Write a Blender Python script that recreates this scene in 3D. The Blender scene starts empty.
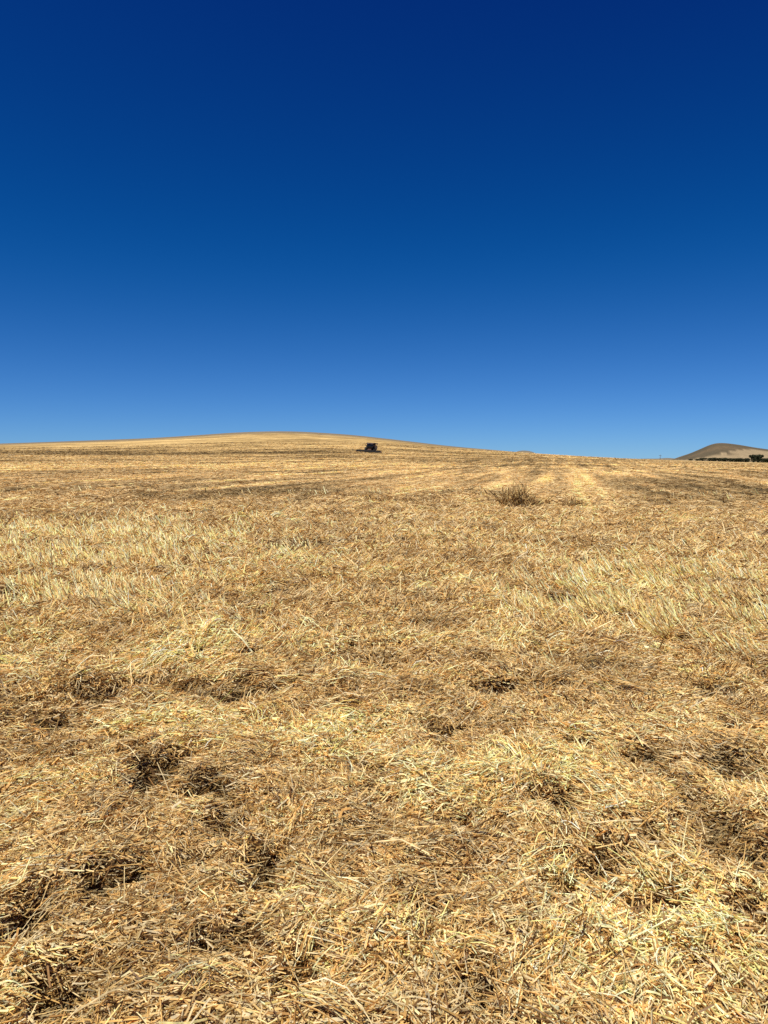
import bpy, bmesh, math
import numpy as np
from mathutils import Vector, Matrix

rng = np.random.default_rng(11)
C = bpy.context.scene.collection
scene = bpy.context.scene
R = math.radians

# ------------------------------------------------------------------ camera constants
EYE = 1.6
FPX = 769.0
HORIZON = 460.0
PITCH = math.atan((512 - HORIZON) / FPX)

def ray(px, py):
    px = np.asarray(px, float); py = np.asarray(py, float)
    a = (px - 384) / FPX; b = -(py - 512) / FPX
    cp, sp = math.cos(PITCH), math.sin(PITCH)
    return a, cp + b * sp, -sp + b * cp

def az_tan(px, py):
    x, y, z = ray(px, py)
    return np.arctan2(x, y), z / np.hypot(x, y)

def on_flat(px, py):
    x, y, z = ray(px, py)
    s = -EYE / z
    return x * s, y * s

# ------------------------------------------------------------------ noise (gradient noise on a hashed lattice)
def _hash(ix, iy, seed):
    h = (ix.astype(np.int64) * 374761393 + iy.astype(np.int64) * 668265263 + seed * 1274126177) & 0xFFFFFFFF
    h = ((h ^ (h >> 13)) * 1274126177) & 0xFFFFFFFF
    return (h ^ (h >> 16)) & 0xFFFFFFFF

def noise(x, y, seed=0):
    x = np.asarray(x, float); y = np.asarray(y, float)
    ix = np.floor(x); iy = np.floor(y); fx = x - ix; fy = y - iy
    ix = ix.astype(np.int64); iy = iy.astype(np.int64)
    def g(dx, dy):
        a = _hash(ix + dx, iy + dy, seed) * (2 * math.pi / 4294967296.0)
        return np.cos(a) * (fx - dx) + np.sin(a) * (fy - dy)
    u = fx * fx * fx * (fx * (fx * 6 - 15) + 10); v = fy * fy * fy * (fy * (fy * 6 - 15) + 10)
    a = g(0, 0) * (1 - u) + g(1, 0) * u
    b = g(0, 1) * (1 - u) + g(1, 1) * u
    return (a * (1 - v) + b * v) * 1.5

def fbm(x, y, seed=0, octv=4, gain=0.5):
    s = 0; amp = 1; n = 0
    for o in range(octv):
        s = s + amp * noise(x * 2 ** o, y * 2 ** o, seed + o * 17); n += amp; amp *= gain
    return s / n

def sstep(a, b, t):
    t = np.clip((t - a) / (b - a), 0, 1)
    return t * t * (3 - 2 * t)

# ------------------------------------------------------------------ terrain
SIL = [(-400, 452), (-200, 449), (0, 443.6), (75, 441), (150, 438.2), (200, 435), (235, 432.4), (270, 431.2), (300, 431.4), (350, 434.6),
       (400, 440.2), (450, 446.2), (500, 450.6), (550, 454.8), (600, 457.6), (650, 459.6), (700, 461.2), (768, 463.0), (900, 465), (1100, 466)]
sx = np.array([s[0] for s in SIL], float); sy = np.array([s[1] for s in SIL], float)
SIL_AZ, SIL_T = az_tan(sx, sy)
RC_AZ, _ = az_tan(np.array([-300, 0, 275, 450, 570, 660, 700, 768, 900.]), np.full(9, 450.))
RC_V = np.array([560, 610, 690, 560, 400, 470, 585, 615, 615.])

def smooth_interp(a, xs, ys, width=0.016):
    return sum(w * np.interp(a + k * width, xs, ys) for k, w in ((-1.5, .12), (-.75, .23), (0, .3), (.75, .23), (1.5, .12)))

ROW_AZ = math.atan((566 - 384) / FPX)
cr, sr = math.cos(ROW_AZ), math.sin(ROW_AZ)
def row_uv(x, y):                      # u along the harvest rows, v across them (positive to the right)
    return x * sr + y * cr, x * cr - y * sr

def hollow_list():
    L = [(40, 725, 60, 20), (100, 692, 75, 16), (30, 700, 50, 12), (240, 692, 50, 10), (268, 868, 30, 34), (222, 826, 30, 44),
         (702, 815, 26, 55), (742, 862, 40, 22), (735, 770, 50, 14), (30, 922, 40, 30), (70, 985, 60, 40), (112, 880, 46, 22),
         (305, 985, 30, 20), (650, 755, 34, 16), (660, 772, 30, 14), (715, 690, 30, 10), (562, 600, 40, 14), (748, 612, 60, 14),
         (545, 655, 20, 8), (702, 962, 46, 20), (480, 992, 40, 22), (235, 945, 40, 26), (380, 776, 30, 12), (565, 800, 44, 16),
         (470, 820, 60, 16), (352, 715, 26, 7), (160, 775, 50, 20), (210, 790, 40, 16), (125, 742, 40, 10), (600, 860, 40, 20),
         (655, 900, 50, 20), (560, 880, 46, 14), (760, 930, 40, 26), (12, 600, 60, 8), (440, 730, 34, 8), (300, 545, 70, 8), (330, 655, 90, 9), (250, 600, 50, 7), (640, 835, 30, 20), (425, 905, 50, 16)]
    out = []
    for px, py, w, h in L:
        x, y = on_flat(px, py); r = math.hypot(x, y)
        out.append((float(x), float(y), 0.5 * w * r / FPX * 1.4 + .02, 0.5 * h * r * r / (EYE * FPX) * 1.4 + .04))
    return out
HOLLOWS = hollow_list()

def hollow(x, y):
    h = np.zeros_like(x)
    for hx, hy, a, b in HOLLOWS:
        m = (np.abs(x - hx) < 3 * a) & (np.abs(y - hy) < 3 * b)
        if m.any():
            xx = x[m]; yy = y[m]
            wob = 0.55 * noise(xx / (a * .8) + hx * 7, yy / (b * .8) + hy * 3, 5) + .4 * noise(xx / .11, yy / .11, 6)
            d = np.sqrt(((xx - hx) / a) ** 2 + ((yy - hy) / b) ** 2) + wob
            h[m] = np.maximum(h[m], 1 - sstep(.1, 1.4, d))
    r = np.hypot(x, y)
    f = fbm(x / .85, y / .5, 77, 3)
    rnd = sstep(.24, .48, f) * .85
    return np.maximum(h, rnd)

BERM_R = 32.0
def berm(x, y):
    """low uneven bank of uncut straw across the field about 32 m off"""
    r = np.hypot(x, y); a = np.arctan2(x, y)
    rr = BERM_R + 3.0 * noise(a * 5, a * 0 + 3.3, 41) + 4.0 * sstep(.25, .5, a) + 5 * sstep(.1, .45, -a)
    d = (r - rr) / 2.6
    lumps = .55 + .75 * noise(a * 22, a * 0 + 9.1, 42) + .3 * noise(a * 60, r * .3, 43)
    return np.exp(-d * d) * np.clip(lumps, 0.05, 1.3) * (1 - sstep(.13, .2, a) * (1 - sstep(.26, .36, a)) * .8)

def terrain(x, y, detail=True):
    x = np.asarray(x, float); y = np.asarray(y, float)
    r = np.hypot(x, y); a = np.arctan2(x, y)
    tc = smooth_interp(a, SIL_AZ, SIL_T); rc = smooth_interp(a, RC_AZ, RC_V, .03)
    slope = EYE / rc + tc
    t = r / rc
    s = np.where(t < 1, sstep(.05, 1, t), np.maximum(1 - 1.5 * (t - 1) ** 2, 0))
    z = r * slope * s - 28 * sstep(1.15, 3.2, t)
    z = z + fbm(x / 38, y / 38, 3, 2) * .35 * sstep(8, 60, r) * (1 - sstep(.85, 1.0, t))
    if detail:
        z = z + berm(x, y) * .28
        k = 1 - sstep(25, 70, r)
        z = z + k * (.085 * fbm(x / .9, y / .9, 21, 3) + .06 * noise(x / .30, y / .30, 25))
        z = z - k * .12 * hollow(x, y)
        u, v = row_uv(x, y)
        z = z + .10 * noise(v / 1.3, u / 30, 61) * sstep(24, 45, r) * (1 - sstep(200, 350, r))
    return z

def zone(x, y, px, py, wpx, hpx):
    """soft patch of the field, given by where it lies on the ground"""
    gx, gy = on_flat(px, py); a0 = math.atan2(gx, gy); l0 = math.log(math.hypot(gx, gy))
    x1, y1 = on_flat(px, py - hpx / 2); x2, y2 = on_flat(px, py + hpx / 2)
    sl = (math.log(math.hypot(x1, y1)) - math.log(math.hypot(x2, y2))) / 2
    sa = wpx / 2 / FPX
    return np.exp(-((np.arctan2(x, y) - a0) / sa) ** 2 - ((np.log(np.hypot(x, y)) - l0) / sl) ** 2)

def standing(x, y):
    n = fbm(x / 1.6, y / 1.6, 91, 2)
    zA = 1.5 * zone(x, y, 80, 543, 280, 42); zB = 1.5 * zone(x, y, 680, 602, 195, 62); zC = zone(x, y, 60, 592, 200, 40) * .5
    zD = 0
    return np.clip((zA + zB + zC + zD) * (.75 + 1.1 * n), 0, 1)

TRX = [on_flat(614, 508), on_flat(588, 508), on_flat(480, 508), on_flat(668, 508)]
TRV = [float(row_uv(np.float64(p[0]), np.float64(p[1]))[1]) for p in TRX]

def row_radius(px, py):
    """how far off the ground seen on this line of sight lies"""
    az, tn = az_tan(px, py)
    r = np.geomspace(12, 690, 1500); z = terrain(r * math.sin(az), r * math.cos(az), False)
    return float(az), math.log(float(r[int(np.argmax((z - EYE) / r >= tn))]))
BANDS = []
for pts, hpx, am in (([(-150, 453.5), (0, 453), (120, 453.5), (230, 453.2), (330, 455)], 2.4, -.46), ([(60, 446.5), (150, 446), (300, 445.2)], .8, .2),
                     ([(-100, 457.5), (0, 457), (200, 457.5), (330, 458)], 1.2, .16), ([(0, 466), (200, 465), (420, 466)], 2.5, .16),
                     ([(-50, 475), (100, 474), (240, 472), (330, 473)], 1.6, -.22), ([(400, 470), (470, 468), (520, 465)], 1.0, -.22),
                     ([(230, 436.5), (300, 436), (350, 438.5)], .7, -.25), ([(200, 441.5), (330, 441)], .7, -.2), ([(300, 449), (350, 450)], .8, -.25)):
    q = [row_radius(*p) for p in pts]; q2 = [row_radius(p[0], p[1] + hpx) for p in pts]
    BANDS.append((([v[0] for v in q], [v[1] for v in q]), max(.012, abs(np.mean([v[1] - w[1] for v, w in zip(q, q2)]))), am))

def tint(x, y):
    """brightness of the straw as it lies: bleached, golden or soil stained, plus hill streaks that stand in for relief shading"""
    r = np.hypot(x, y); u, v = row_uv(x, y)
    b = (.30 * fbm(x / 2.4, y / 2.4, 31, 3) + .36 * fbm(x / .7, y / .7, 33, 3) - .05) * (1 - sstep(40, 90, r)) + .20 * fbm(x / 11, y / 11, 35, 3) * sstep(15, 60, r)
    rows = noise(v / 1.1, u / 34, 36) * .75 + noise(v / 2.9, u / 70, 37) * .55 + .5 * noise(v / .6, u / 14, 39)
    rw = rows * sstep(24, 42, r) * .52 * (1 - .6 * sstep(150, 300, r))
    vc = TRV[1] * .5 + TRV[0] * .5
    b = b + rw * (1 - .75 * np.exp(-((v - vc) / 1.3) ** 2)) + .10 * np.exp(-((v - vc) / 1.2) ** 2) * sstep(20, 36, r)
    tr = 0
    for k, tv in enumerate(TRV[:2]):
        tr = tr + np.exp(-((v - tv) / .26) ** 2) * sstep(22, 34, r) * (.25 + .08 * noise(u / 4, v / .4, 58))
    for k, tv in enumerate(TRV[2:]):
        tr = tr - np.exp(-((v - tv) / .5) ** 2) * sstep(28, 40, r) * .10
    b = b + tr
    # broad bands lying along the hill: colour in place of relief shading
    a = np.arctan2(x, y)
    hill = sstep(55, 120, r)
    lr = np.log(np.maximum(r, 1))
    band = noise(a * 2.6 + 3, lr * 14, 51) + .9 * noise(a * 7, lr * 22, 52) + .9 * noise(a * 16, lr * 34, 53) + .7 * noise(a * 45, lr * 60, 54)
    fine_l = noise(a * 3.2, lr * 17, 55) + .8 * noise(a * 5, lr * 26, 56)
    b = b + hill * (.27 * band - .06) + sstep(140, 260, r) * (.24 * fine_l - .15)
    for ln, wd, am in BANDS:
        d = (lr - np.interp(a, ln[0], ln[1])) / wd
        b = b + am * np.exp(-d * d) * sstep(ln[0][0] - .08, ln[0][0], a) * (1 - sstep(ln[0][-1], ln[0][-1] + .06, a)) * (1 + .5 * noise(a * 12, lr * 20, 57))
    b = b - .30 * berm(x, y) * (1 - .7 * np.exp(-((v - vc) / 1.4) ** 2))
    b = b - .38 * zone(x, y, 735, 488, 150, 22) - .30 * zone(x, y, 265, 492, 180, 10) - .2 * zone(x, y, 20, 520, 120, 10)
    return b

# ------------------------------------------------------------------ materials
def new_mat(name):
    m = bpy.data.materials.new(name); m.use_nodes = True
    nt = m.node_tree
    for n in list(nt.nodes): nt.nodes.remove(n)
    out = nt.nodes.new('ShaderNodeOutputMaterial')
    return m, nt, out

def simple_mat(name, col, rough=.6, metal=0, vary=.25, scale=3.0, spec=.5):
    m, nt, out = new_mat(name)
    p = nt.nodes.new('ShaderNodeBsdfPrincipled')
    tc = nt.nodes.new('ShaderNodeTexCoord'); nz = nt.nodes.new('ShaderNodeTexNoise')
    nz.inputs['Scale'].default_value = scale; nz.inputs['Detail'].default_value = 5
    nt.links.new(tc.outputs['Object'], nz.inputs['Vector'])
    mx = nt.nodes.new('ShaderNodeMix'); mx.data_type = 'RGBA'
    mx.inputs['A'].default_value = tuple(c * (1 - vary) for c in col) + (1,)
    mx.inputs['B'].default_value = tuple(min(1, c * (1 + vary)) for c in col) + (1,)
    nt.links.new(nz.outputs['Fac'], mx.inputs['Factor'])
    nt.links.new(mx.outputs['Result'], p.inputs['Base Color'])
    p.inputs['Roughness'].default_value = rough; p.inputs['Metallic'].default_value = metal
    p.inputs['Specular IOR Level'].default_value = spec
    nt.links.new(p.outputs[0], out.inputs[0])
    return m

def straw_mat(name, trans=.3, rough=.5):
    m, nt, out = new_mat(name)
    at = nt.nodes.new('ShaderNodeAttribute'); at.attribute_name = 'col'
    p = nt.nodes.new('ShaderNodeBsdfPrincipled'); p.inputs['Roughness'].default_value = rough
    p.inputs['Specular IOR Level'].default_value = .22
    tl = nt.nodes.new('ShaderNodeBsdfTranslucent')
    geo = nt.nodes.new('ShaderNodeNewGeometry'); nz = nt.nodes.new('ShaderNodeTexNoise')
    nz.inputs['Scale'].default_value = 38; nz.inputs['Detail'].default_value = 2
    nt.links.new(geo.outputs['Position'], nz.inputs['Vector'])
    mr = nt.nodes.new('ShaderNodeMapRange'); mr.inputs['To Min'].default_value = .68; mr.inputs['To Max'].default_value = 1.3
    mr.inputs['From Min'].default_value = .25; mr.inputs['From Max'].default_value = .75
    nt.links.new(nz.outputs['Fac'], mr.inputs['Value'])
    ml = nt.nodes.new('ShaderNodeVectorMath'); ml.operation = 'SCALE'
    nt.links.new(at.outputs['Color'], ml.inputs[0]); nt.links.new(mr.outputs['Result'], ml.inputs['Scale'])
    nt.links.new(ml.outputs[0], p.inputs['Base Color']); nt.links.new(ml.outputs[0], tl.inputs['Color'])
    mix = nt.nodes.new('ShaderNodeMixShader'); mix.inputs[0].default_value = trans
    nt.links.new(p.outputs[0], mix.inputs[1]); nt.links.new(tl.outputs[0], mix.inputs[2])
    nt.links.new(mix.outputs[0], out.inputs[0])
    return m

def ground_mat():
    m, nt, out = new_mat('stubble_soil')
    N = nt.nodes.new; L = nt.links.new
    at = N('ShaderNodeAttribute'); at.attribute_name = 'col'
    geo = N('ShaderNodeNewGeometry')
    p = N('ShaderNodeBsdfPrincipled'); p.inputs['Roughness'].default_value = .9; p.inputs['Specular IOR Level'].default_value = .15
    def nz(scale, det, rough=.6):
        n = N('ShaderNodeTexNoise'); n.inputs['Scale'].default_value = scale; n.inputs['Detail'].default_value = det
        n.inputs['Roughness'].default_value = rough
        L(geo.outputs['Position'], n.inputs['Vector']); return n
    n1 = nz(9, 6, .7); n2 = nz(.55, 8, .72); n3 = nz(.09, 5, .65)
    def rng_(n, a, b, lo, hi):
        r = N('ShaderNodeMapRange'); r.inputs['From Min'].default_value = a; r.inputs['From Max'].default_value = b
        r.inputs['To Min'].default_value = lo; r.inputs['To Max'].default_value = hi
        L(n.outputs['Fac'], r.inputs['Value']); return r
    r1 = rng_(n1, .3, .7, .72, 1.28); r2 = rng_(n2, .3, .7, .62, 1.36); r3 = rng_(n3, .3, .7, .85, 1.15)
    m1 = N('ShaderNodeMath'); m1.operation = 'MULTIPLY'; L(r1.outputs[0], m1.inputs[0]); L(r2.outputs[0], m1.inputs[1])
    m2 = N('ShaderNodeMath'); m2.operation = 'MULTIPLY'; L(m1.outputs[0], m2.inputs[0]); L(r3.outputs[0], m2.inputs[1])
    sc = N('ShaderNodeVectorMath'); sc.operation = 'SCALE'; L(at.outputs['Color'], sc.inputs[0]); L(m2.outputs[0], sc.inputs['Scale'])
    L(sc.outputs[0], p.inputs['Base Color'])
    bp = N('ShaderNodeBump'); bp.inputs['Strength'].default_value = .9; bp.inputs['Distance'].default_value = .12
    nb = nz(2.2, 8, .75); L(nb.outputs['Fac'], bp.inputs['Height']); L(bp.outputs[0], p.inputs['Normal'])
    L(p.outputs[0], out.inputs[0])
    return m

# ------------------------------------------------------------------ mesh helpers
def mesh_from(name, verts, faces_flat, nper, cols=None, mat=None, smooth=False):
    me = bpy.data.meshes.new(name)
    nv = len(verts); nf = len(faces_flat) // nper
    me.vertices.add(nv); me.vertices.foreach_set('co', np.ascontiguousarray(verts, np.float32).ravel())
    me.loops.add(nf * nper); me.loops.foreach_set('vertex_index', np.ascontiguousarray(faces_flat, np.int32))
    me.polygons.add(nf); me.polygons.foreach_set('loop_start', np.arange(0, nf * nper, nper, dtype=np.int32))
    me.polygons.foreach_set('use_smooth', np.full(nf, smooth))
    if cols is not None:
        at = me.color_attributes.new('col', 'FLOAT_COLOR', 'POINT')
        c4 = np.ones((nv, 4), np.float32); c4[:, :3] = cols
        at.data.foreach_set('color', c4.ravel())
    if mat: me.materials.append(mat)
    me.update(calc_edges=True)
    return me

def link(name, me, parent=None, **props):
    o = bpy.data.objects.new(name, me); C.objects.link(o)
    if parent: o.parent = parent
    for k, v in props.items(): o[k] = v
    return o

# ------------------------------------------------------------------ the field (one sheet out to the horizon)
fine = np.radians(np.linspace(-40, 40, 560))
rest = np.radians(np.linspace(40, 320, 72))[1:-1]
angs = np.concatenate([fine, rest])
r_list = np.concatenate([np.geomspace(.5, 800, 1050), np.geomspace(820, 9500, 40)])
A, RR = np.meshgrid(angs, r_list)
X = (RR * np.sin(A)).ravel(); Y = (RR * np.cos(A)).ravel()
Z = terrain(X, Y)
rr = RR.ravel()
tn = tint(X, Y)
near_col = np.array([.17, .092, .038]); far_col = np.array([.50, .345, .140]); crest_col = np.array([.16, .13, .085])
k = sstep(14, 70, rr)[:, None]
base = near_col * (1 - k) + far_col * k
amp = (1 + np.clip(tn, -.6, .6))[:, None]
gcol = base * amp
red = np.clip(-tn, 0, .6)[:, None] * k
gcol = gcol * (1 - red * np.array([.0, .12, .30]))
rcv = smooth_interp(A.ravel(), RC_AZ, RC_V, .03)
ck = sstep(.80, .92, rr / rcv)[:, None] * (1 - sstep(.1, .22, A.ravel()))[:, None]
gcol = gcol * (1 - ck * .92) + crest_col * ck * .92
# pale farm track under the trees
tk = (np.exp(-((rr / rcv - .985) / .012) ** 2) * sstep(.36, .40, A.ravel()))[:, None]
gcol = gcol * (1 - tk * .8) + np.array([.55, .47, .36]) * tk * .8
gcol = np.where((rr > rcv * 1.3)[:, None], np.array([.26, .21, .12]), gcol)
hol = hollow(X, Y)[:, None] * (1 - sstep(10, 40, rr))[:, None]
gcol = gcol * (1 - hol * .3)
na, nr = len(angs), len(r_list)
j = np.arange(na); i = np.arange(nr - 1)
J, I = np.meshgrid(j, i); J2 = (J + 1) % na
quads = np.stack([I * na + J, I * na + J2, (I + 1) * na + J2, (I + 1) * na + J], -1).reshape(-1, 4)[:, ::-1]
V = np.stack([X, Y, Z], -1)
M_GROUND = ground_mat()
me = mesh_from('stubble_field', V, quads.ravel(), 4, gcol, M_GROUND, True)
link('stubble_field', me, kind='structure', label='harvested wheat field running up to the low hill')

# ------------------------------------------------------------------ straw
PAL = np.array([[.95, .795, .46], [.90, .66, .28], [.75, .485, .165], [.45, .24, .072], [.19, .088, .030], [.94, .84, .58]])
def straw_colours(n, t, avg=0.0, w=(.32, .24, .17, .12, .08, .07)):
    c = PAL[rng.choice(len(PAL), n, p=w)]
    avg = np.broadcast_to(np.asarray(avg, float), (n,))[:, None]
    c = c * (1 - avg) + (np.array(w)[:, None] * PAL).sum(0) * avg
    c = c * (1 + .18 * (1 - avg) * rng.standard_normal(n)[:, None]) * (1 + np.clip(t, -.82, .4))[:, None]
    warm = np.clip(-t, 0, .6)[:, None] * np.array([0, .15, .35])
    c = c * (1 - warm)
    return np.clip(c, .02, .92)

def build_straw(P, th, ph, Ln, Wd, bend, bdir, col, stations=3):
    """P centre points, th heading, ph lift, bend sideways/upward sag at the middle; three sided stalks"""
    n = len(P)
    d = np.stack([np.sin(th) * np.cos(ph), np.cos(th) * np.cos(ph), np.sin(ph)], -1)
    s = np.stack([np.cos(th), -np.sin(th), np.zeros(n)], -1)
    u = np.cross(s, d)
    off = (s * np.cos(bdir)[:, None] + u * np.sin(bdir)[:, None]) * bend[:, None]
    ts = np.linspace(-.5, .5, stations)
    rot = rng.random(n) * 2 * math.pi
    V = np.empty((n, stations, 3, 3), np.float32)
    for si, t in enumerate(ts):
        c = P + d * (t * Ln)[:, None] + off * (1 - 4 * t * t)
        wk = Wd * .5 * (1.0 if si == 0 else (.96 if si < stations - 1 else .72))
        for q in range(3):
            an = rot + q * 2.0944
            V[:, si, q] = c + (s * np.cos(an)[:, None] + u * np.sin(an)[:, None]) * wk[:, None]
    base = (np.arange(n) * stations * 3)[:, None, None, None]
    f = []
    for si in range(stations - 1):
        for q in range(3):
            q2 = (q + 1) % 3
            f.append([si * 3 + q, si * 3 + q2, (si + 1) * 3 + q2, (si + 1) * 3 + q])
    F = base[:, 0] + np.array(f)[None]
    shade = np.ones((n, stations, 3, 1), np.float32)
    cc = np.broadcast_to(col[:, None, None, :], (n, stations, 3, 3)).reshape(-1, 3)
    return V.reshape(-1, 3), F.reshape(-1), cc

def merge_mesh(name, pieces, mat):
    vo = 0; vs = []; fs = []; cs = []
    for v, f, c in pieces:
        vs.append(v); fs.append(f + vo); cs.append(c); vo += len(v)
    return mesh_from(name, np.concatenate(vs), np.concatenate(fs), 4, np.concatenate(cs), mat, False)

HALF = R(36)
def half(r): return R(36) + np.minimum(2.2 / r, 1.3)      # wider close by, so the straw also reaches the sides
def wid(r): return .0039 * np.maximum(1, r / 3.9) ** .86
def lng(r): return .062 * np.maximum(1, r / 4.5) ** .55
def layers(r): return np.interp(np.log(r), np.log([1, 5, 10, 20, 40, 60, 160, 450]), [6.0, 5.6, 4.0, 2.2, 1.0, .45, .10, .03])
def sample_r(r0, r1, fac=1.0):
    g = np.geomspace(r0, r1, 800)
    dens = layers(g) / (wid(g) * lng(g)) * fac
    pdf = dens * g * half(g)
    cdf = np.concatenate([[0], np.cumsum(.5 * (pdf[1:] + pdf[:-1]) * np.diff(g))])
    n = int(cdf[-1] * 2)
    return np.interp(rng.random(n) * cdf[-1], cdf, g)

def flow(x, y):
    """which way the straw was laid"""
    return math.pi * (1.1 * noise(x / 2.3, y / 2.3, 71) + .55 * noise(x / .7, y / .7, 72)) + 1.2

def litter(r0, r1, stations, fac=1.0):
    r = sample_r(r0, r1, fac); n = len(r)
    a = (rng.random(n) * 2 - 1) * half(r)
    x = r * np.sin(a); y = r * np.cos(a)
    hol = hollow(x, y); bm = berm(x, y)
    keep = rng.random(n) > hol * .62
    x, y, r, hol = x[keep], y[keep], r[keep], hol[keep]; n = len(r)
    sc = lng(r) / .062
    L = np.clip(lng(r) * np.exp(.55 * rng.standard_normal(n)), .025, .24 * sc)
    W = wid(r) * 1.08 * np.clip(np.exp(.32 * rng.standard_normal(n)), .5, 2.0)
    leaf = rng.random(n) < .16
    W = np.where(leaf, W * 1.7, W); L = np.where(leaf, L * .6, L)
    chaff = rng.random(n) < .15; L = np.where(chaff, L * .32, L); W = np.where(chaff, W * 1.25, W)
    th = flow(x, y) + rng.standard_normal(n) * np.where(rng.random(n) < .4, .6, 2.0)
    far = sstep(12, 45, r)
    ph = rng.standard_normal(n) * R(8.5) * (1 - .6 * far)
    up = rng.random(n) < (.05 + .09 * sstep(4, 8, r)) * (1 - .85 * far)
    ph = np.where(up, (R(15) + rng.random(n) * R(32)) * (1 - .6 * far), ph)
    thick = (.028 + .03 * np.clip(noise(x / .45, y / .45, 81) + .5, 0, 1)) * (1 - .5 * hol)
    z = terrain(x, y) + rng.random(n) ** .8 * thick * np.maximum(1, r / 14) ** .3 + np.where(up, .35 * L * np.sin(ph), 0)
    bend = L * .10 * rng.standard_normal(n); bd = rng.random(n) * 6.283
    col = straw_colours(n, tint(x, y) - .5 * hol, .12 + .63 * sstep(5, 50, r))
    return build_straw(np.stack([x, y, z], -1), th, ph, L, W, bend, bd, col, stations)

def locks(n_b, r0, r1):
    """swept-together locks of long straw lying on the rest"""
    br = np.exp(rng.random(n_b) * (math.log(r1) - math.log(r0)) + math.log(r0))
    ba = (rng.random(n_b) * 2 - 1) * half(br)
    bx = br * np.sin(ba); by = br * np.cos(ba)
    keep = hollow(bx, by) < .25
    br, bx, by = br[keep], bx[keep], by[keep]; n_b = len(br)
    cnt = rng.integers(5, 22, n_b)
    idx = np.repeat(np.arange(n_b), cnt); n = len(idx)
    bth = (flow(bx, by) + .35 * rng.standard_normal(n_b))[idx]
    bl = (rng.random(n_b) * .11 + .08)[idx] * np.maximum(1, br[idx] / 7) ** .5
    spread = (rng.random(n_b) * .05 + .02)[idx] * np.maximum(1, br[idx] / 7) ** .7
    so = rng.standard_normal(n) * spread; lo = rng.standard_normal(n) * bl * .25
    x = bx[idx] + np.cos(bth) * so + np.sin(bth) * lo; y = by[idx] - np.sin(bth) * so + np.cos(bth) * lo
    r = np.hypot(x, y)
    L = bl * (.75 + .5 * rng.random(n)); W = wid(r) * (.8 + .4 * rng.random(n))
    arch = (rng.random(n_b) * .05 + .0)[idx]
    z = terrain(x, y) + .03 + rng.random(n) * .045 * np.exp(-(so / spread) ** 2 * .5) + arch * .3
    ph = (rng.standard_normal(n_b) * R(12))[idx] + rng.standard_normal(n) * R(5)
    z = z + np.abs(np.sin(ph)) * L * .3
    bt = (rng.standard_normal(n_b) * .13)[idx]
    col = straw_colours(n, tint(x, y) + bt)
    return build_straw(np.stack([x, y, z], -1), bth + rng.standard_normal(n) * .24, ph, L, W, arch + .006 * rng.standard_normal(n),
                       np.full(n, math.pi / 2) + .5 * rng.standard_normal(n), col, 4)

M_STRAW = straw_mat('straw', .38)
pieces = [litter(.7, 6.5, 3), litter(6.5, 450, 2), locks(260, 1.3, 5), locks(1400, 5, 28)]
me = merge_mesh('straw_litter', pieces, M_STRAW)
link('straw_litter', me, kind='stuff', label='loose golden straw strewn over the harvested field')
print('straw verts', len(me.vertices))

# standing stubble, leaning, in patches
def stubble():
    n0 = 600000
    r = np.exp(rng.random(n0) * (math.log(40) - math.log(2.0)) + math.log(2.0)); a = (rng.random(n0) * 2 - 1) * HALF
    x = r * np.sin(a); y = r * np.cos(a)
    w = standing(x, y) * 2.4 * sstep(-.22, .2, fbm(x / .9, y / 1.4, 96, 2)) + .35 * np.clip(berm(x, y), 0, 1) * (noise(x * .8, y * .3, 93) > 0)
    w = w * (noise(x / .28 / np.maximum(1, r / 12) ** .5, y / .28 / np.maximum(1, r / 12) ** .5, 95) > .02)
    k = rng.random(n0) < w * np.clip(12.0 / r, .35, 1.0)
    x, y, r = x[k], y[k], r[k]; n = len(x)
    L = np.clip((.21 + .055 * rng.standard_normal(n)) * np.maximum(1, r / 12) ** .25, .06, .5)
    W = wid(r) * 1.45
    th = -.9 + .9 * noise(x / 1.5, y / 1.5, 97) + .5 * rng.standard_normal(n)
    ph = R(33) + R(13) * rng.standard_normal(n)
    z = terrain(x, y) + .5 * L * np.sin(ph) - .01
    col = straw_colours(n, .18 + .5 * tint(x, y), .1, (.40, .34, .14, .05, .02, .05))
    return build_straw(np.stack([x, y, z], -1), th, ph, L, W, .1 * L * np.abs(rng.standard_normal(n)), np.full(n, -math.pi / 2), col, 3)
me = merge_mesh('standing_stubble', [stubble()], M_STRAW)
link('standing_stubble', me, kind='stuff', label='pale leaning stubble left standing in patches')
print('stubble verts', len(me.vertices))

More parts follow.
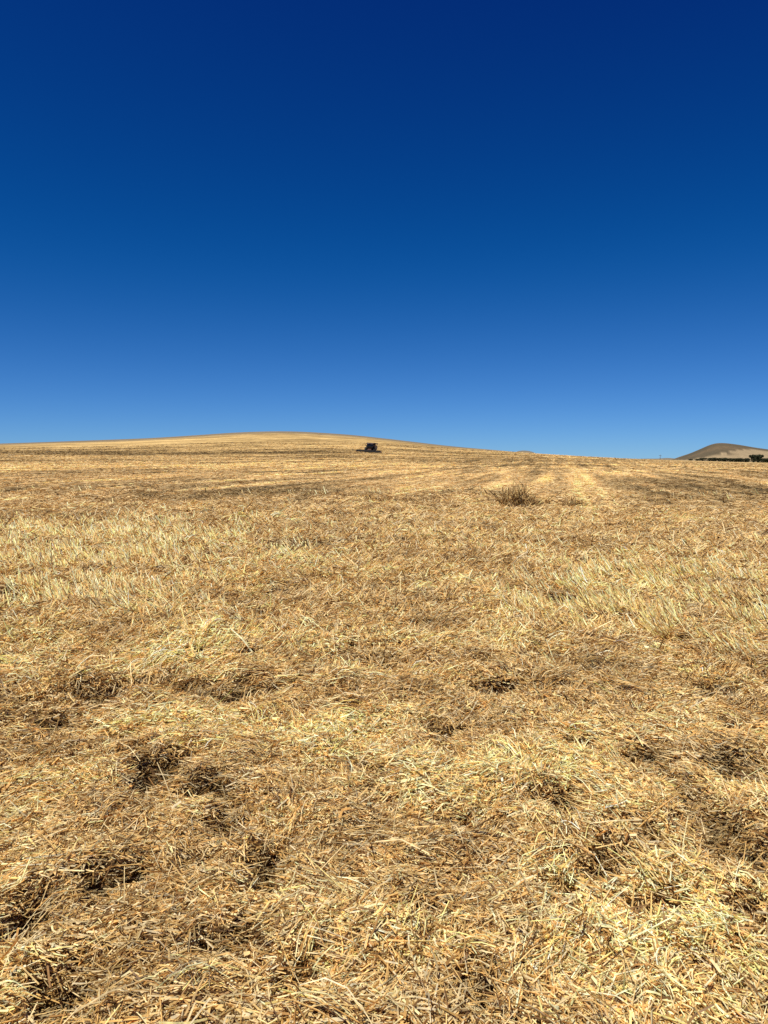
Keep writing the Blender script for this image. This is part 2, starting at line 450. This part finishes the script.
# ------------------------------------------------------------------ dry weed clumps on the low bank
M_WEED = straw_mat('dry_weed', .2, .6)
def weed_clump(px, py, wid_m, high, n, label, spots, seed):
    rng = np.random.default_rng(seed); tufts = len(spots)
    x0, y0 = on_flat(px, py); x0, y0 = float(x0), float(y0)
    z0 = float(terrain(np.array([x0]), np.array([y0]))[0])
    tx = np.array([q[0] for q in spots]) * wid_m; th_ = np.array([q[1] for q in spots], float); ty = (rng.random(tufts) - .5) * wid_m * .4
    k = rng.integers(0, tufts, n)
    bx = tx[k] + rng.standard_normal(n) * wid_m * .07; by = ty[k] + rng.standard_normal(n) * wid_m * .07
    zz = terrain(x0 + bx, y0 + by) - z0
    ph = np.clip(R(50) + R(24) * rng.standard_normal(n), R(2), R(88))
    th = rng.random(n) * 6.283
    L = high * th_[k] * (.4 + .65 * rng.random(n)) * 1.1
    W = .012 + .02 * rng.random(n)
    out = L * .5 * np.cos(ph)
    P = np.stack([bx + np.sin(th) * out, by + np.cos(th) * out, zz + .5 * L * np.sin(ph) - .03], -1)
    pal = np.array([[.62, .43, .18], [.45, .28, .10], [.74, .55, .25], [.22, .13, .05], [.34, .21, .085]])
    col = pal[rng.integers(0, 5, n)] * (1 + .15 * rng.standard_normal(n)[:, None])
    v, f, c = build_straw(P, th, ph, L, W, .2 * L * np.abs(rng.standard_normal(n)), np.full(n, math.pi / 2) + .5 * rng.standard_normal(n), np.clip(col, .02, .8), 4)
    me = mesh_from('dry_weed_clump', v, f, 4, c, M_WEED)
    o = link('dry_weed_clump', me, label=label, category='weed clump', group='dry weed clumps on the low bank')
    o.location = (x0, y0, z0)
weed_clump(518, 507, 1.2, .92, 400, 'tall brown dry weed clump, the largest, standing on the low bank', [(-.36, .85), (.02, 1.0), (.12, .8), (-.14, .6), (.34, .5), (.5, .3)], 5)
weed_clump(573, 507, .8, .42, 130, 'small dark brown weed tuft just right of the tallest weed clump', [(-.3, .8), (0, 1), (.3, .7)], 6)
weed_clump(543, 506, .7, .34, 90, 'very low sparse weed tuft between the tallest clump and the small dark tuft', [(-.3, .7), (.1, 1), (.3, .7)], 7)
weed_clump(389, 503, 2.2, .34, 300, 'wide low grey brown weed patch on the bank below the harvester', [(-.5, .6), (-.3, .9), (-.1, 1), (.1, .8), (.3, 1), (.5, .6)], 8)
weed_clump(424, 503, 1.2, .26, 190, 'short flat weed patch left of the tallest clump, next to the wide patch', [(-.4, .7), (0, 1), (.4, .8)], 9)

# ------------------------------------------------------------------ distant hills
def hill_mesh(name, table, r_front, r_top, r_back, colour_fn, zfloor=-34, nseg=160, nrad=46):
    px = np.array([t[0] for t in table], float); py = np.array([t[1] for t in table], float)
    az, tn_ = az_tan(px, py)
    aa = np.linspace(az[0], az[-1], nseg)
    top = EYE + r_top * smooth_interp(aa, az, tn_, (az[-1] - az[0]) / 90)
    rad = np.linspace(r_front, r_back, nrad)
    a2, r2 = np.meshgrid(aa, rad)
    up = np.where(r2 < r_top, sstep(r_front, r_top, r2), 1 - sstep(r_top, r_back, r2))
    z = zfloor + (np.broadcast_to(top, a2.shape) - zfloor) * up
    x = r2 * np.sin(a2); y = r2 * np.cos(a2)
    z = z + fbm(x / 120, y / 120, 5, 3) * 3.0 * up * (1 - up) * 4 * .6
    col = colour_fn(a2.ravel(), r2.ravel(), z.ravel(), x.ravel(), y.ravel())
    na_ = nseg
    J, I = np.meshgrid(np.arange(nseg - 1), np.arange(nrad - 1))
    q = np.stack([I * na_ + J, I * na_ + J + 1, (I + 1) * na_ + J + 1, (I + 1) * na_ + J], -1).reshape(-1, 4)[:, ::-1]
    return mesh_from(name, np.stack([x, y, z], -1).reshape(-1, 3), q.ravel(), 4, col, M_GROUND, True)

def hill_cols(a, r, z, x, y):
    px = 384 + FPX * np.tan(a)
    py = HORIZON - FPX * (z - EYE) / r
    scrub = np.array([.070, .060, .036]); brown = np.array([.125, .09, .05]); field = np.array([.27, .205, .12])
    n = fbm(x / 90, y / 90, 8, 4)
    c = scrub + (brown - scrub) * np.clip(.5 + n * 1.3, 0, 1)[:, None]
    edge = np.interp(px, [690, 707, 724, 735, 746, 759, 768, 800, 850], [460, 456.8, 453, 451.4, 450.3, 451.2, 452.8, 455, 458])
    f = sstep(-.25, .25, py - edge + .25 * n)
    streak = np.exp(-((py - (454.6 + .25 * (px - 735) / 6)) / .35) ** 2) * ((px > 726) & (px < 742)) * .6
    c = c * (1 - f[:, None]) + field * f[:, None] * (1 - streak[:, None])
    return c
HILL = [(655, 466), (672, 459.5), (680, 456.6), (690, 453.4), (700, 449.2), (708, 445.6), (714, 443.6), (720, 443.0), (728, 443.4), (740, 445.0),
        (755, 447.6), (768, 449.4), (800, 453.5), (850, 459), (900, 466)]
link('distant_hill', hill_mesh('distant_hill', HILL, 1350, 2000, 2700, hill_cols), kind='structure', label='distant brown hill with a pale stubble field on its flank')
def far_cols(a, r, z, x, y):
    return np.array([.17, .145, .105]) * (1 + .25 * fbm(x / 90, y / 90, 8, 3))[:, None]
link('far_ridge', hill_mesh('far_ridge', [(500, 466), (512, 455), (517, 451.0), (524, 450.3), (531, 451.2), (540, 455), (560, 460), (577, 459), (584, 456.6), (591, 456.6), (600, 457.6), (610, 459.4), (625, 459.2),
                                          (645, 458.6), (658, 458.6), (668, 457.8), (674, 458.4), (684, 460), (700, 466)], 2500, 3100, 3700, far_cols), kind='structure', label='low dark ridge far beyond the field')

# ------------------------------------------------------------------ trees along the field edge
M_BARK = simple_mat('bark', (.09, .065, .045), .9)
M_LEAF, nt, out = new_mat('dark_leaf')
at = nt.nodes.new('ShaderNodeAttribute'); at.attribute_name = 'col'
df = nt.nodes.new('ShaderNodeBsdfPrincipled'); df.inputs['Roughness'].default_value = .65; df.inputs['Specular IOR Level'].default_value = .2
nt.links.new(at.outputs['Color'], df.inputs['Base Color']); nt.links.new(df.outputs[0], out.inputs[0])

def tube(verts, faces, p, q, r0, r1, seg=6):
    p = Vector(p); q = Vector(q); d = (q - p).normalized()
    s = d.orthogonal().normalized(); t = d.cross(s); b = len(verts)
    for c, rad in ((p, r0), (q, r1)):
        for k in range(seg):
            an = 2 * math.pi * k / seg
            verts.append(c + (s * math.cos(an) + t * math.sin(an)) * rad)
    for k in range(seg):
        k2 = (k + 1) % seg
        faces.append((b + k, b + k2, b + seg + k2, b + seg + k))
    faces.append(tuple(b + k for k in range(seg))[::-1]); faces.append(tuple(b + seg + k for k in range(seg)))

def make_tree_meshes(h, w, seed, nleaf=1500):
    g = np.random.default_rng(seed)
    verts, faces = [], []
    th = h * .30
    tube(verts, faces, (0, 0, -.4), (0.1, 0, th), .05 * h, .035 * h, 8)
    lobes = []
    for k in range(7):
        an = k * 2.4 + g.random(); l = w * .5 * (.35 + .6 * g.random()); zz = th + (h - th) * (.15 + .65 * g.random())
        e = (math.cos(an) * l, math.sin(an) * l, zz)
        tube(verts, faces, (0.1, 0, th * (.7 + .3 * g.random())), e, .022 * h, .008 * h, 5)
        lobes.append((np.array(e), w * (.17 + .12 * g.random()), h * (.13 + .08 * g.random())))
    lobes.append((np.array((0, 0, h * .8)), w * .26, h * .2)); lobes.append((np.array((0, 0, h * .45)), w * .36, h * .22))
    lobes.append((np.array((w * .1, w * .1, h * .22)), w * .46, h * .22)); lobes.append((np.array((-w * .15, 0, h * .2)), w * .40, h * .2)); lobes.append((np.array((0, 0, h * .55)), w * .42, h * .26))
    tm = bpy.data.meshes.new('trunk'); tm.from_pydata(verts, [], faces); tm.materials.append(M_BARK)
    cen = np.empty((nleaf, 3)); col = np.empty((nleaf, 3))
    for k in range(nleaf):
        c, rw, rh = lobes[g.integers(0, len(lobes))]
        d = g.standard_normal(3); d /= np.linalg.norm(d); d *= g.random() ** .4
        cen[k] = c + d * np.array([rw, rw, rh])
        col[k] = np.array([.030, .036, .017]) * (.6 + .8 * g.random())
    s = (.22 + h * .02) * (.6 + .8 * g.random(nleaf))
    a = g.standard_normal((nleaf, 3)); a /= np.linalg.norm(a, axis=1)[:, None]
    b = np.cross(a, g.standard_normal((nleaf, 3))); b /= np.linalg.norm(b, axis=1)[:, None]
    v = np.stack([cen - a * s[:, None], cen + b * s[:, None] * .6, cen + a * s[:, None], cen - b * s[:, None] * .6], 1).reshape(-1, 3)
    v[:, 2] = np.maximum(v[:, 2], .05)
    cm = mesh_from('crown', v, np.arange(nleaf * 4), 4, np.repeat(col, 4, 0), M_LEAF)
    return tm, cm
kinds = [make_tree_meshes(4.4, 6.0, 1), make_tree_meshes(4.0, 6.8, 2), make_tree_meshes(6.6, 6.0, 3), make_tree_meshes(2.2, 4.6, 4, 500)]
# px along the hedge line, distance, kind, size, label
row = [(690, 606, 3, .7, 'smallest low dark bush at the left end of the tree line'),
       (696.5, 608, 3, .85, 'second low bush from the left end of the tree line'),
       (702, 610, 3, 1.25, 'rounded dark bush standing off from the hedge by a narrow gap'),
       (709, 612, 1, .78, 'first full dark tree at the left end of the unbroken hedge'),
       (714, 616, 0, .80, None), (719, 614, 1, .84, None), (724.5, 618, 0, .82, None), (730, 615, 1, .85, None),
       (735, 619, 0, .80, None), (740, 617, 1, .92, 'slightly taller rounded tree left of the dip before the tallest tree'),
       (745.5, 620, 0, .86, None),
       (752.5, 618, 2, .92, 'broad tall dark tree, left one of the two tallest in the line'),
       (758, 620, 2, .96, 'tallest dark tree in the line, right beside the broad tall one'),
       (763, 619, 1, 1.02, 'dark tree just right of the tallest tree in the line'), (769, 622, 0, 1.05, 'dark tree cut by the right edge of the picture')]
for px, d, kd, sc, lab in row:
    a = math.atan((px - 384) / FPX); x, y = d * math.sin(a), d * math.cos(a)
    z = float(terrain(np.array([x]), np.array([y]), False)[0])
    nm = 'bush' if kd == 3 else 'tree'
    t = bpy.data.objects.new(nm, None); C.objects.link(t); t.location = (x, y, z); t.rotation_euler = (0, 0, px * 1.7); t.scale = (sc, sc, sc * (1 if kd == 2 else .84))
    t['label'] = lab or 'dark evergreen tree in the middle of the even hedge below the distant hill'
    t['category'] = nm; t['group'] = 'trees and bushes along the far field edge'
    link('trunk', kinds[kd][0], t); link('crown', kinds[kd][1], t)

# ------------------------------------------------------------------ utility pole on the skyline
M_WOOD = simple_mat('weathered_wood', (.12, .09, .065), .9); M_CER = simple_mat('ceramic', (.25, .22, .2), .3)
def mesh_obj(name, build, mat, parent=None, bevel=0):
    bm = bmesh.new(); build(bm)
    if bevel: bmesh.ops.bevel(bm, geom=[e for e in bm.edges], offset=bevel, segments=1, affect='EDGES')
    bmesh.ops.recalc_face_normals(bm, faces=bm.faces)
    me = bpy.data.meshes.new(name); bm.to_mesh(me); bm.free(); me.materials.append(mat)
    return link(name, me, parent)
def cyl(bm, p, q, r0, r1=None, seg=12):
    r1 = r0 if r1 is None else r1; p = Vector(p); q = Vector(q); d = q - p
    m = Matrix.Translation((p + q) / 2) @ d.to_track_quat('Z', 'Y').to_matrix().to_4x4()
    bmesh.ops.create_cone(bm, cap_ends=True, segments=seg, radius1=r0, radius2=r1, depth=d.length, matrix=m)
def box(bm, lo, hi):
    lo = Vector(lo); hi = Vector(hi)
    bmesh.ops.create_cube(bm, size=1, matrix=Matrix.Translation((lo + hi) / 2) @ Matrix.Diagonal(((hi - lo).x, (hi - lo).y, (hi - lo).z, 1)))
def prism(bm, prof, x0, x1):            # profile in (y, z), extruded along x
    a = [bm.verts.new((x0, y, z)) for y, z in prof]; b = [bm.verts.new((x1, y, z)) for y, z in prof]
    n = len(prof)
    bm.faces.new(a); bm.faces.new(b[::-1])
    for k in range(n): bm.faces.new((a[k], b[k], b[(k + 1) % n], a[(k + 1) % n]))
a = math.atan((659.5 - 384) / FPX); d = 545
px_, py_ = d * math.sin(a), d * math.cos(a)
pz = float(terrain(np.array([px_]), np.array([py_]), False)[0])
ptop = EYE + d * (HORIZON - 455.2) / FPX
pole = bpy.data.objects.new('utility_pole', None); C.objects.link(pole); pole.location = (px_, py_, pz)
pole['label'] = 'thin wooden utility pole on the skyline left of the hill'; pole['category'] = 'utility pole'
H = ptop - pz
mesh_obj('shaft', lambda bm: cyl(bm, (0, 0, -.5), (0, 0, H), .17, .12), M_WOOD, pole)
mesh_obj('crossarm', lambda bm: box(bm, (-.9, -.08, H - .55), (.9, .06, H - .40)), M_WOOD, pole)
for q in (-.75, 0, .75):
    mesh_obj('insulator', lambda bm: (cyl(bm, (q, -.01, H - .40 if q else H), (q, -.01, (H - .40 if q else H) + .12), .05, .05), cyl(bm, (q, -.01, (H - .28 if q else H + .12)), (q, -.01, (H - .20 if q else H + .2)), .075, .03)), M_CER, pole)

# ------------------------------------------------------------------ combine harvester on the hillside, facing the camera
az_c, tan_c = az_tan(370.5, 452.3); az_c, tan_c = float(az_c), float(tan_c)
rr_ = np.linspace(150, 600, 4000)
zz_ = terrain(rr_ * math.sin(az_c), rr_ * math.cos(az_c), False)
ci = int(np.argmax((zz_ - EYE) / rr_ > tan_c)); CR = float(rr_[ci]); print('harvester at', CR)
cx, cy = CR * math.sin(az_c), CR * math.cos(az_c)
S = CR / 340.0
def tz(x, y): return float(terrain(np.array([x]), np.array([y]), True)[0])
cz = tz(cx, cy)
ex = Vector((2, 0, tz(cx + 1, cy) - tz(cx - 1, cy))).normalized()
ey = Vector((0, 2, tz(cx, cy + 1) - tz(cx, cy - 1))).normalized()
ez = ex.cross(ey).normalized(); ey = ez.cross(ex)
rot = Matrix((ex, ey, ez)).transposed()
comb = bpy.data.objects.new('combine_harvester', None); C.objects.link(comb)
comb.location = (cx, cy, cz); comb.rotation_euler = (rot @ Matrix.Rotation(R(2.2), 3, 'Y') @ Matrix.Rotation(R(-9), 3, 'Z')).to_euler()
S *= 1.05; comb.scale = (S, S, S)
comb['label'] = 'dark combine harvester with a wide low header working on the hillside'; comb['category'] = 'combine harvester'
M_RED = simple_mat('dusty_dark_red_paint', (.055, .018, .012), .55, 0, .3, 2)
M_BLK = simple_mat('black_steel', (.018, .015, .013), .6, .0, .3, 2)
M_GRY = simple_mat('dusty_grey_steel', (.10, .085, .07), .7, 0, .3, 2)
M_TYR = simple_mat('tyre_rubber', (.025, .022, .02), .9)
M_RIM = simple_mat('rim_paint', (.22, .15, .05), .6)
M_GLS = simple_mat('cab_glass', (.012, .014, .016), .12, 0, .1)
M_LMP = simple_mat('lamp_lens', (.5, .5, .48), .2)
body = mesh_obj('body', lambda bm: prism(bm, [(-.9, 1.0), (-.9, 2.9), (1.6, 3.0), (5.2, 2.85), (5.8, 2.2), (5.6, 1.3), (4.2, .95), (1.0, .9)], -1.45, 1.45), M_RED, comb, .05)
for s in (-1, 1):
    mesh_obj('side_panel', lambda bm: prism(bm, [(.3, 1.55), (.3, 2.7), (3.6, 2.7), (4.6, 2.3), (4.6, 1.5)], s * 1.452 if s > 0 else -1.50, 1.50 if s > 0 else -1.452), M_GRY, body)
body.scale = (1.28, 1, 1)
tank = mesh_obj('grain_tank', lambda bm: None, M_BLK, comb); tank.scale = (1.12, 1, 1)
bm = bmesh.new()
lo = [(-1.3, -.2, 3.02), (1.3, -.2, 3.02), (1.3, 2.6, 3.02), (-1.3, 2.6, 3.02)]; hi = [(-1.62, -.5, 3.95), (1.62, -.5, 3.95), (1.62, 2.9, 3.95), (-1.62, 2.9, 3.95)]
a_ = [bm.verts.new(p) for p in lo]; b_ = [bm.verts.new(p) for p in hi]
c_ = [bm.verts.new((p[0] * .96, 1.2 + (p[1] - 1.2) * .96, p[2])) for p in hi]; d_ = [bm.verts.new((p[0] * .95, 1.2 + (p[1] - 1.2) * .95, p[2] + .1)) for p in lo]
for k in range(4):
    k2 = (k + 1) % 4
    bm.faces.new((a_[k], a_[k2], b_[k2], b_[k])); bm.faces.new((b_[k], b_[k2], c_[k2], c_[k])); bm.faces.new((c_[k], c_[k2], d_[k2], d_[k]))
bm.faces.new(a_[::-1]); bm.faces.new(d_); bmesh.ops.recalc_face_normals(bm, faces=bm.faces); bm.to_mesh(tank.data); bm.free()
cab = mesh_obj('cab', lambda bm: prism(bm, [(-2.5, 1.75), (-2.62, 2.5), (-2.35, 3.5), (-.95, 3.5), (-.95, 1.75)], -.95, .95), M_BLK, comb, .04)
cab.scale = (1.3, 1, 1)
mesh_obj('roof', lambda bm: prism(bm, [(-2.75, 3.54), (-2.7, 3.74), (-2.2, 3.84), (-.9, 3.84), (-.85, 3.54)], -1.15, 1.15), M_RED, cab, .03)
mesh_obj('windscreen', lambda bm: prism(bm, [(-2.55, 1.95), (-2.66, 2.52), (-2.42, 3.42), (-2.39, 3.42), (-2.62, 2.52), (-2.50, 1.95)], -.82, .82), M_GLS, cab)
for s in (-1, 1):
    mesh_obj('side_window', lambda bm: prism(bm, [(-2.38, 2.0), (-2.45, 2.55), (-2.25, 3.38), (-1.1, 3.38), (-1.1, 2.0)], s * .952 if s > 0 else -.98, .98 if s > 0 else -.952), M_GLS, cab)
    mesh_obj('mirror', lambda bm: (box(bm, (s * 1.35 - .12, -2.75, 2.75), (s * 1.35 + .12, -2.68, 3.25)), cyl(bm, (s * 1.0, -2.4, 3.45), (s * 1.35, -2.70, 3.25), .025)), M_BLK, cab)
    for q in (.45, .8):
        mesh_obj('headlight', lambda bm: cyl(bm, (s * q, -2.80, 3.66), (s * q, -2.74, 3.66), .09), M_LMP, cab)
mesh_obj('feeder_house', lambda bm: prism(bm, [(-3.75, .42), (-3.75, 1.15), (-.92, 1.95), (-.92, 1.1)], -.75, .75), M_RED, comb, .03)
def hdr(bm):
    prism(bm, [(-5.0, .18), (-5.0, .26), (-4.2, .30), (-3.80, .45), (-3.80, 1.32), (-3.70, 1.32), (-3.70, .12)], -5.1, 5.1)
header = mesh_obj('header', hdr, M_BLK, comb); header.scale = (1, 1, .68)
for s in (-1, 1):
    mesh_obj('divider', lambda bm: prism(bm, [(-6.0, .15), (-5.3, .55), (-4.6, 1.2), (-3.72, 1.25), (-3.72, .12)], s * 5.103 if s > 0 else -5.28, 5.28 if s > 0 else -5.103), M_RED, header)
def cutter(bm):
    box(bm, (-5.09, -5.06, .185), (5.09, -5.002, .25))
    for k in range(68):
        cyl(bm, (-5.0 + k * .15, -5.06, .21), (-5.0 + k * .15, -5.18, .20), .03, .006, 5)
mesh_obj('cutter_bar', cutter, M_GRY, header)
def auger_f(bm):
    cyl(bm, (-5.0, -4.15, .70), (5.0, -4.15, .70), .16, .16, 12)
    n = 120
    for k in range(n):
        t0 = k / n; t1 = (k + 1) / n
        for (t, s) in ((t0, 0),):
            x0 = -5 + 10 * t0; x1 = -5 + 10 * t1; sg = 1 if x0 < 0 else -1
            an0 = sg * k * .7; an1 = sg * (k + 1) * .7
            q = [bm.verts.new((x0, -4.15 + .16 * math.cos(an0), .70 + .16 * math.sin(an0))), bm.verts.new((x1, -4.15 + .16 * math.cos(an1), .70 + .16 * math.sin(an1))),
                 bm.verts.new((x1, -4.15 + .31 * math.cos(an1), .70 + .31 * math.sin(an1))), bm.verts.new((x0, -4.15 + .31 * math.cos(an0), .70 + .31 * math.sin(an0)))]
            bm.faces.new(q)
mesh_obj('header_auger', auger_f, M_GRY, header)
def reel(bm):
    cyl(bm, (-5.0, -4.85, 1.05), (5.0, -4.85, 1.05), .07)
    for k in range(6):
        an = k * math.pi / 3 + .3; c, s = math.cos(an), math.sin(an)
        cyl(bm, (-5.0, -4.85 + .52 * c, 1.05 + .52 * s), (5.0, -4.85 + .52 * c, 1.05 + .52 * s), .035, .035, 6)
        for q in (-4.9, -2.5, 0, 2.5, 4.9):
            cyl(bm, (q, -4.85, 1.05), (q, -4.85 + .52 * c, 1.05 + .52 * s), .03, .03, 6)
        for q in range(50):
            xx = -4.9 + q * .2
            cyl(bm, (xx, -4.85 + .52 * c, 1.05 + .52 * s), (xx, -4.87 + .52 * c, .85 + .52 * s), .012, .008, 4)
mesh_obj('reel', reel, M_BLK, header)
for s in (-1, 1):
    mesh_obj('reel_arm', lambda bm: cyl(bm, (s * 5.02, -3.75, 1.28), (s * 5.02, -4.85, 1.05), .06), M_RED, header)
def wheel(x, y, r, w):
    wh = mesh_obj('wheel', lambda bm: cyl(bm, (x - w * .46, y, r), (x + w * .46, y, r), r * .16, r * .16, 16), M_BLK, comb)
    def ty(bm):
        prof = [(-.5, .60), (-.5, .88), (-.38, .97), (.38, .97), (.5, .88), (.5, .60)]; seg = 36; ring = []
        for k in range(seg):
            an = 2 * math.pi * k / seg
            ring.append([bm.verts.new((x + p * w, y + r * q * math.cos(an), r + r * q * math.sin(an))) for p, q in prof])
        for k in range(seg):
            for m in range(len(prof)):
                m2 = (m + 1) % len(prof)
                bm.faces.new((ring[k][m], ring[k][m2], ring[(k + 1) % seg][m2], ring[(k + 1) % seg][m]))
        for k in range(24):
            an = 2 * math.pi * k / 24
            for sg in (-1, 1):
                ctr = Matrix.Translation((x + sg * w * .22, y, r)) @ Matrix.Rotation(an + sg * .06, 4, 'X') @ Matrix.Translation((0, 0, r * .985)) @ Matrix.Rotation(sg * .6, 4, 'Z') @ Matrix.Diagonal((w * .46, .07, r * .06, 1))
                bmesh.ops.create_cube(bm, size=1, matrix=ctr)
    mesh_obj('tyre', ty, M_TYR, wh)
    def rim(bm):
        for s in (-1, 1):
            cyl(bm, (x + s * w * .12, y, r), (x + s * w * .34, y, r), r * .30 if s > 0 else r * .58, r * .58 if s > 0 else r * .30, 24)
    mesh_obj('rim', rim, M_RIM, wh)
for s in (-1, 1):
    wheel(s * 1.78, -1.25, 1.02, .95); wheel(s * 1.35, 4.0, .66, .48)
mesh_obj('axle', lambda bm: box(bm, (-1.3, -1.42, .78), (1.3, -1.08, 1.06)), M_BLK, comb); mesh_obj('axle', lambda bm: box(bm, (-1.1, 3.88, .56), (1.1, 4.12, .80)), M_BLK, comb)
aug = mesh_obj('unloading_auger', lambda bm: (cyl(bm, (1.72, .3, 2.4), (1.72, .3, 3.5), .2), cyl(bm, (1.72, .2, 3.45), (1.72, 5.9, 3.7), .19), cyl(bm, (1.72, 5.85, 3.7), (1.72, 6.2, 3.35), .2, .17)), M_RED, comb)
def ladder(bm):
    for q in (-.22, .22): cyl(bm, (-1.55 - .02, -2.0 + q, .65), (-1.25, -2.0 + q, 1.78), .03, .03, 6)
    for k in range(5):
        f = k / 4; xx = -1.57 + .30 * f; zz = .72 + 1.0 * f
        box(bm, (xx - .06, -2.2, zz - .02), (xx + .06, -1.8, zz + .02))
    box(bm, (-1.6, -2.4, 1.74), (-.96, -.95, 1.80))
    for q in (-2.35, -1.7, -1.0): cyl(bm, (-1.55, q, 1.80), (-1.55, q, 2.75), .022, .022, 6)
    cyl(bm, (-1.55, -2.35, 2.75), (-1.55, -1.0, 2.75), .022, .022, 6)
mesh_obj('ladder', ladder, M_GRY, comb)
mesh_obj('exhaust_pipe', lambda bm: (cyl(bm, (.9, 3.4, 2.9), (.9, 3.4, 3.9), .09), cyl(bm, (.9, 3.4, 3.88), (.9, 3.6, 4.02), .085, .085)), M_GRY, comb)
mesh_obj('engine_cover', lambda bm: prism(bm, [(2.95, 2.98), (2.95, 3.45), (4.9, 3.3), (5.2, 2.8)], -1.2, 1.2), M_RED, comb, .04)
mesh_obj('straw_chopper', lambda bm: prism(bm, [(5.2, .85), (5.2, 1.6), (6.2, 1.25), (6.4, .8)], -1.2, 1.2), M_BLK, comb, .03)
mesh_obj('beacon', lambda bm: (cyl(bm, (.85, -1.2, 3.86), (.85, -1.2, 4.04), .07, .05)), simple_mat('amber_lens', (.6, .22, .02), .25), cab)

# ------------------------------------------------------------------ light
SUN_EL, SUN_AZ = 68, -135          # azimuth from the view direction, negative = left
sd = Vector((math.sin(R(SUN_AZ)) * math.cos(R(SUN_EL)), math.cos(R(SUN_AZ)) * math.cos(R(SUN_EL)), math.sin(R(SUN_EL))))
sl = bpy.data.lights.new('sun', 'SUN'); sl.energy = 5.0; sl.angle = R(.53); sl.color = (1, .94, .82)
so = bpy.data.objects.new('sun', sl); C.objects.link(so); so.rotation_euler = (-sd).to_track_quat('-Z', 'Y').to_euler(); so.location = (0, 0, 60)
w = bpy.data.worlds.new('World'); scene.world = w; w.use_nodes = True
nt = w.node_tree; bg = nt.nodes['Background']
sky = nt.nodes.new('ShaderNodeTexSky'); sky.sky_type = 'NISHITA'; sky.sun_disc = False
sky.sun_elevation = R(SUN_EL); sky.sun_rotation = R(SUN_AZ)
sky.altitude = 200; sky.air_density = .6; sky.dust_density = 0; sky.ozone_density = 6
# the deep blue of a phone picture: soft toe per channel, out = gain * softplus(in - offset)
sep = nt.nodes.new('ShaderNodeSeparateColor'); com = nt.nodes.new('ShaderNodeCombineColor')
nt.links.new(sky.outputs[0], sep.inputs[0])
def mth(op, a, b):
    n = nt.nodes.new('ShaderNodeMath'); n.operation = op
    for k, v in enumerate((a, b)):
        if v is None: continue
        if isinstance(v, (int, float)): n.inputs[k].default_value = v
        else: nt.links.new(v, n.inputs[k])
    return n.outputs[0]
for ch, (o_, wdt, gn) in enumerate(((1.0, .20, .48), (.66, .08, .70), (.45, .08, .98))):
    d_ = mth('SUBTRACT', sep.outputs[ch], o_)
    r_ = mth('SQRT', mth('ADD', mth('MULTIPLY', d_, d_), wdt * wdt), None)
    nt.links.new(mth('MULTIPLY', mth('ADD', d_, r_), gn * .5), com.inputs[ch])
nt.links.new(com.outputs[0], bg.inputs['Color'])
bg.inputs['Strength'].default_value = .078

# ------------------------------------------------------------------ camera and view
cam = bpy.data.cameras.new('camera'); co = bpy.data.objects.new('camera', cam); C.objects.link(co)
cam.sensor_fit = 'VERTICAL'; cam.sensor_height = 24; cam.lens = 24 * FPX / 1024
cam.clip_start = .05; cam.clip_end = 30000
co.location = (0, 0, EYE); co.rotation_euler = (math.pi / 2 - PITCH, 0, 0)
scene.camera = co
vs = scene.view_settings
vs.view_transform = 'Standard'; vs.look = 'None'; vs.exposure = .36; vs.gamma = 1; vs.use_curve_mapping = False
cy_ = scene.cycles
cy_.max_bounces = 8; cy_.diffuse_bounces = 5; cy_.glossy_bounces = 2; cy_.transmission_bounces = 4; cy_.transparent_max_bounces = 4
cy_.use_denoising = False
scene.render.use_persistent_data = False
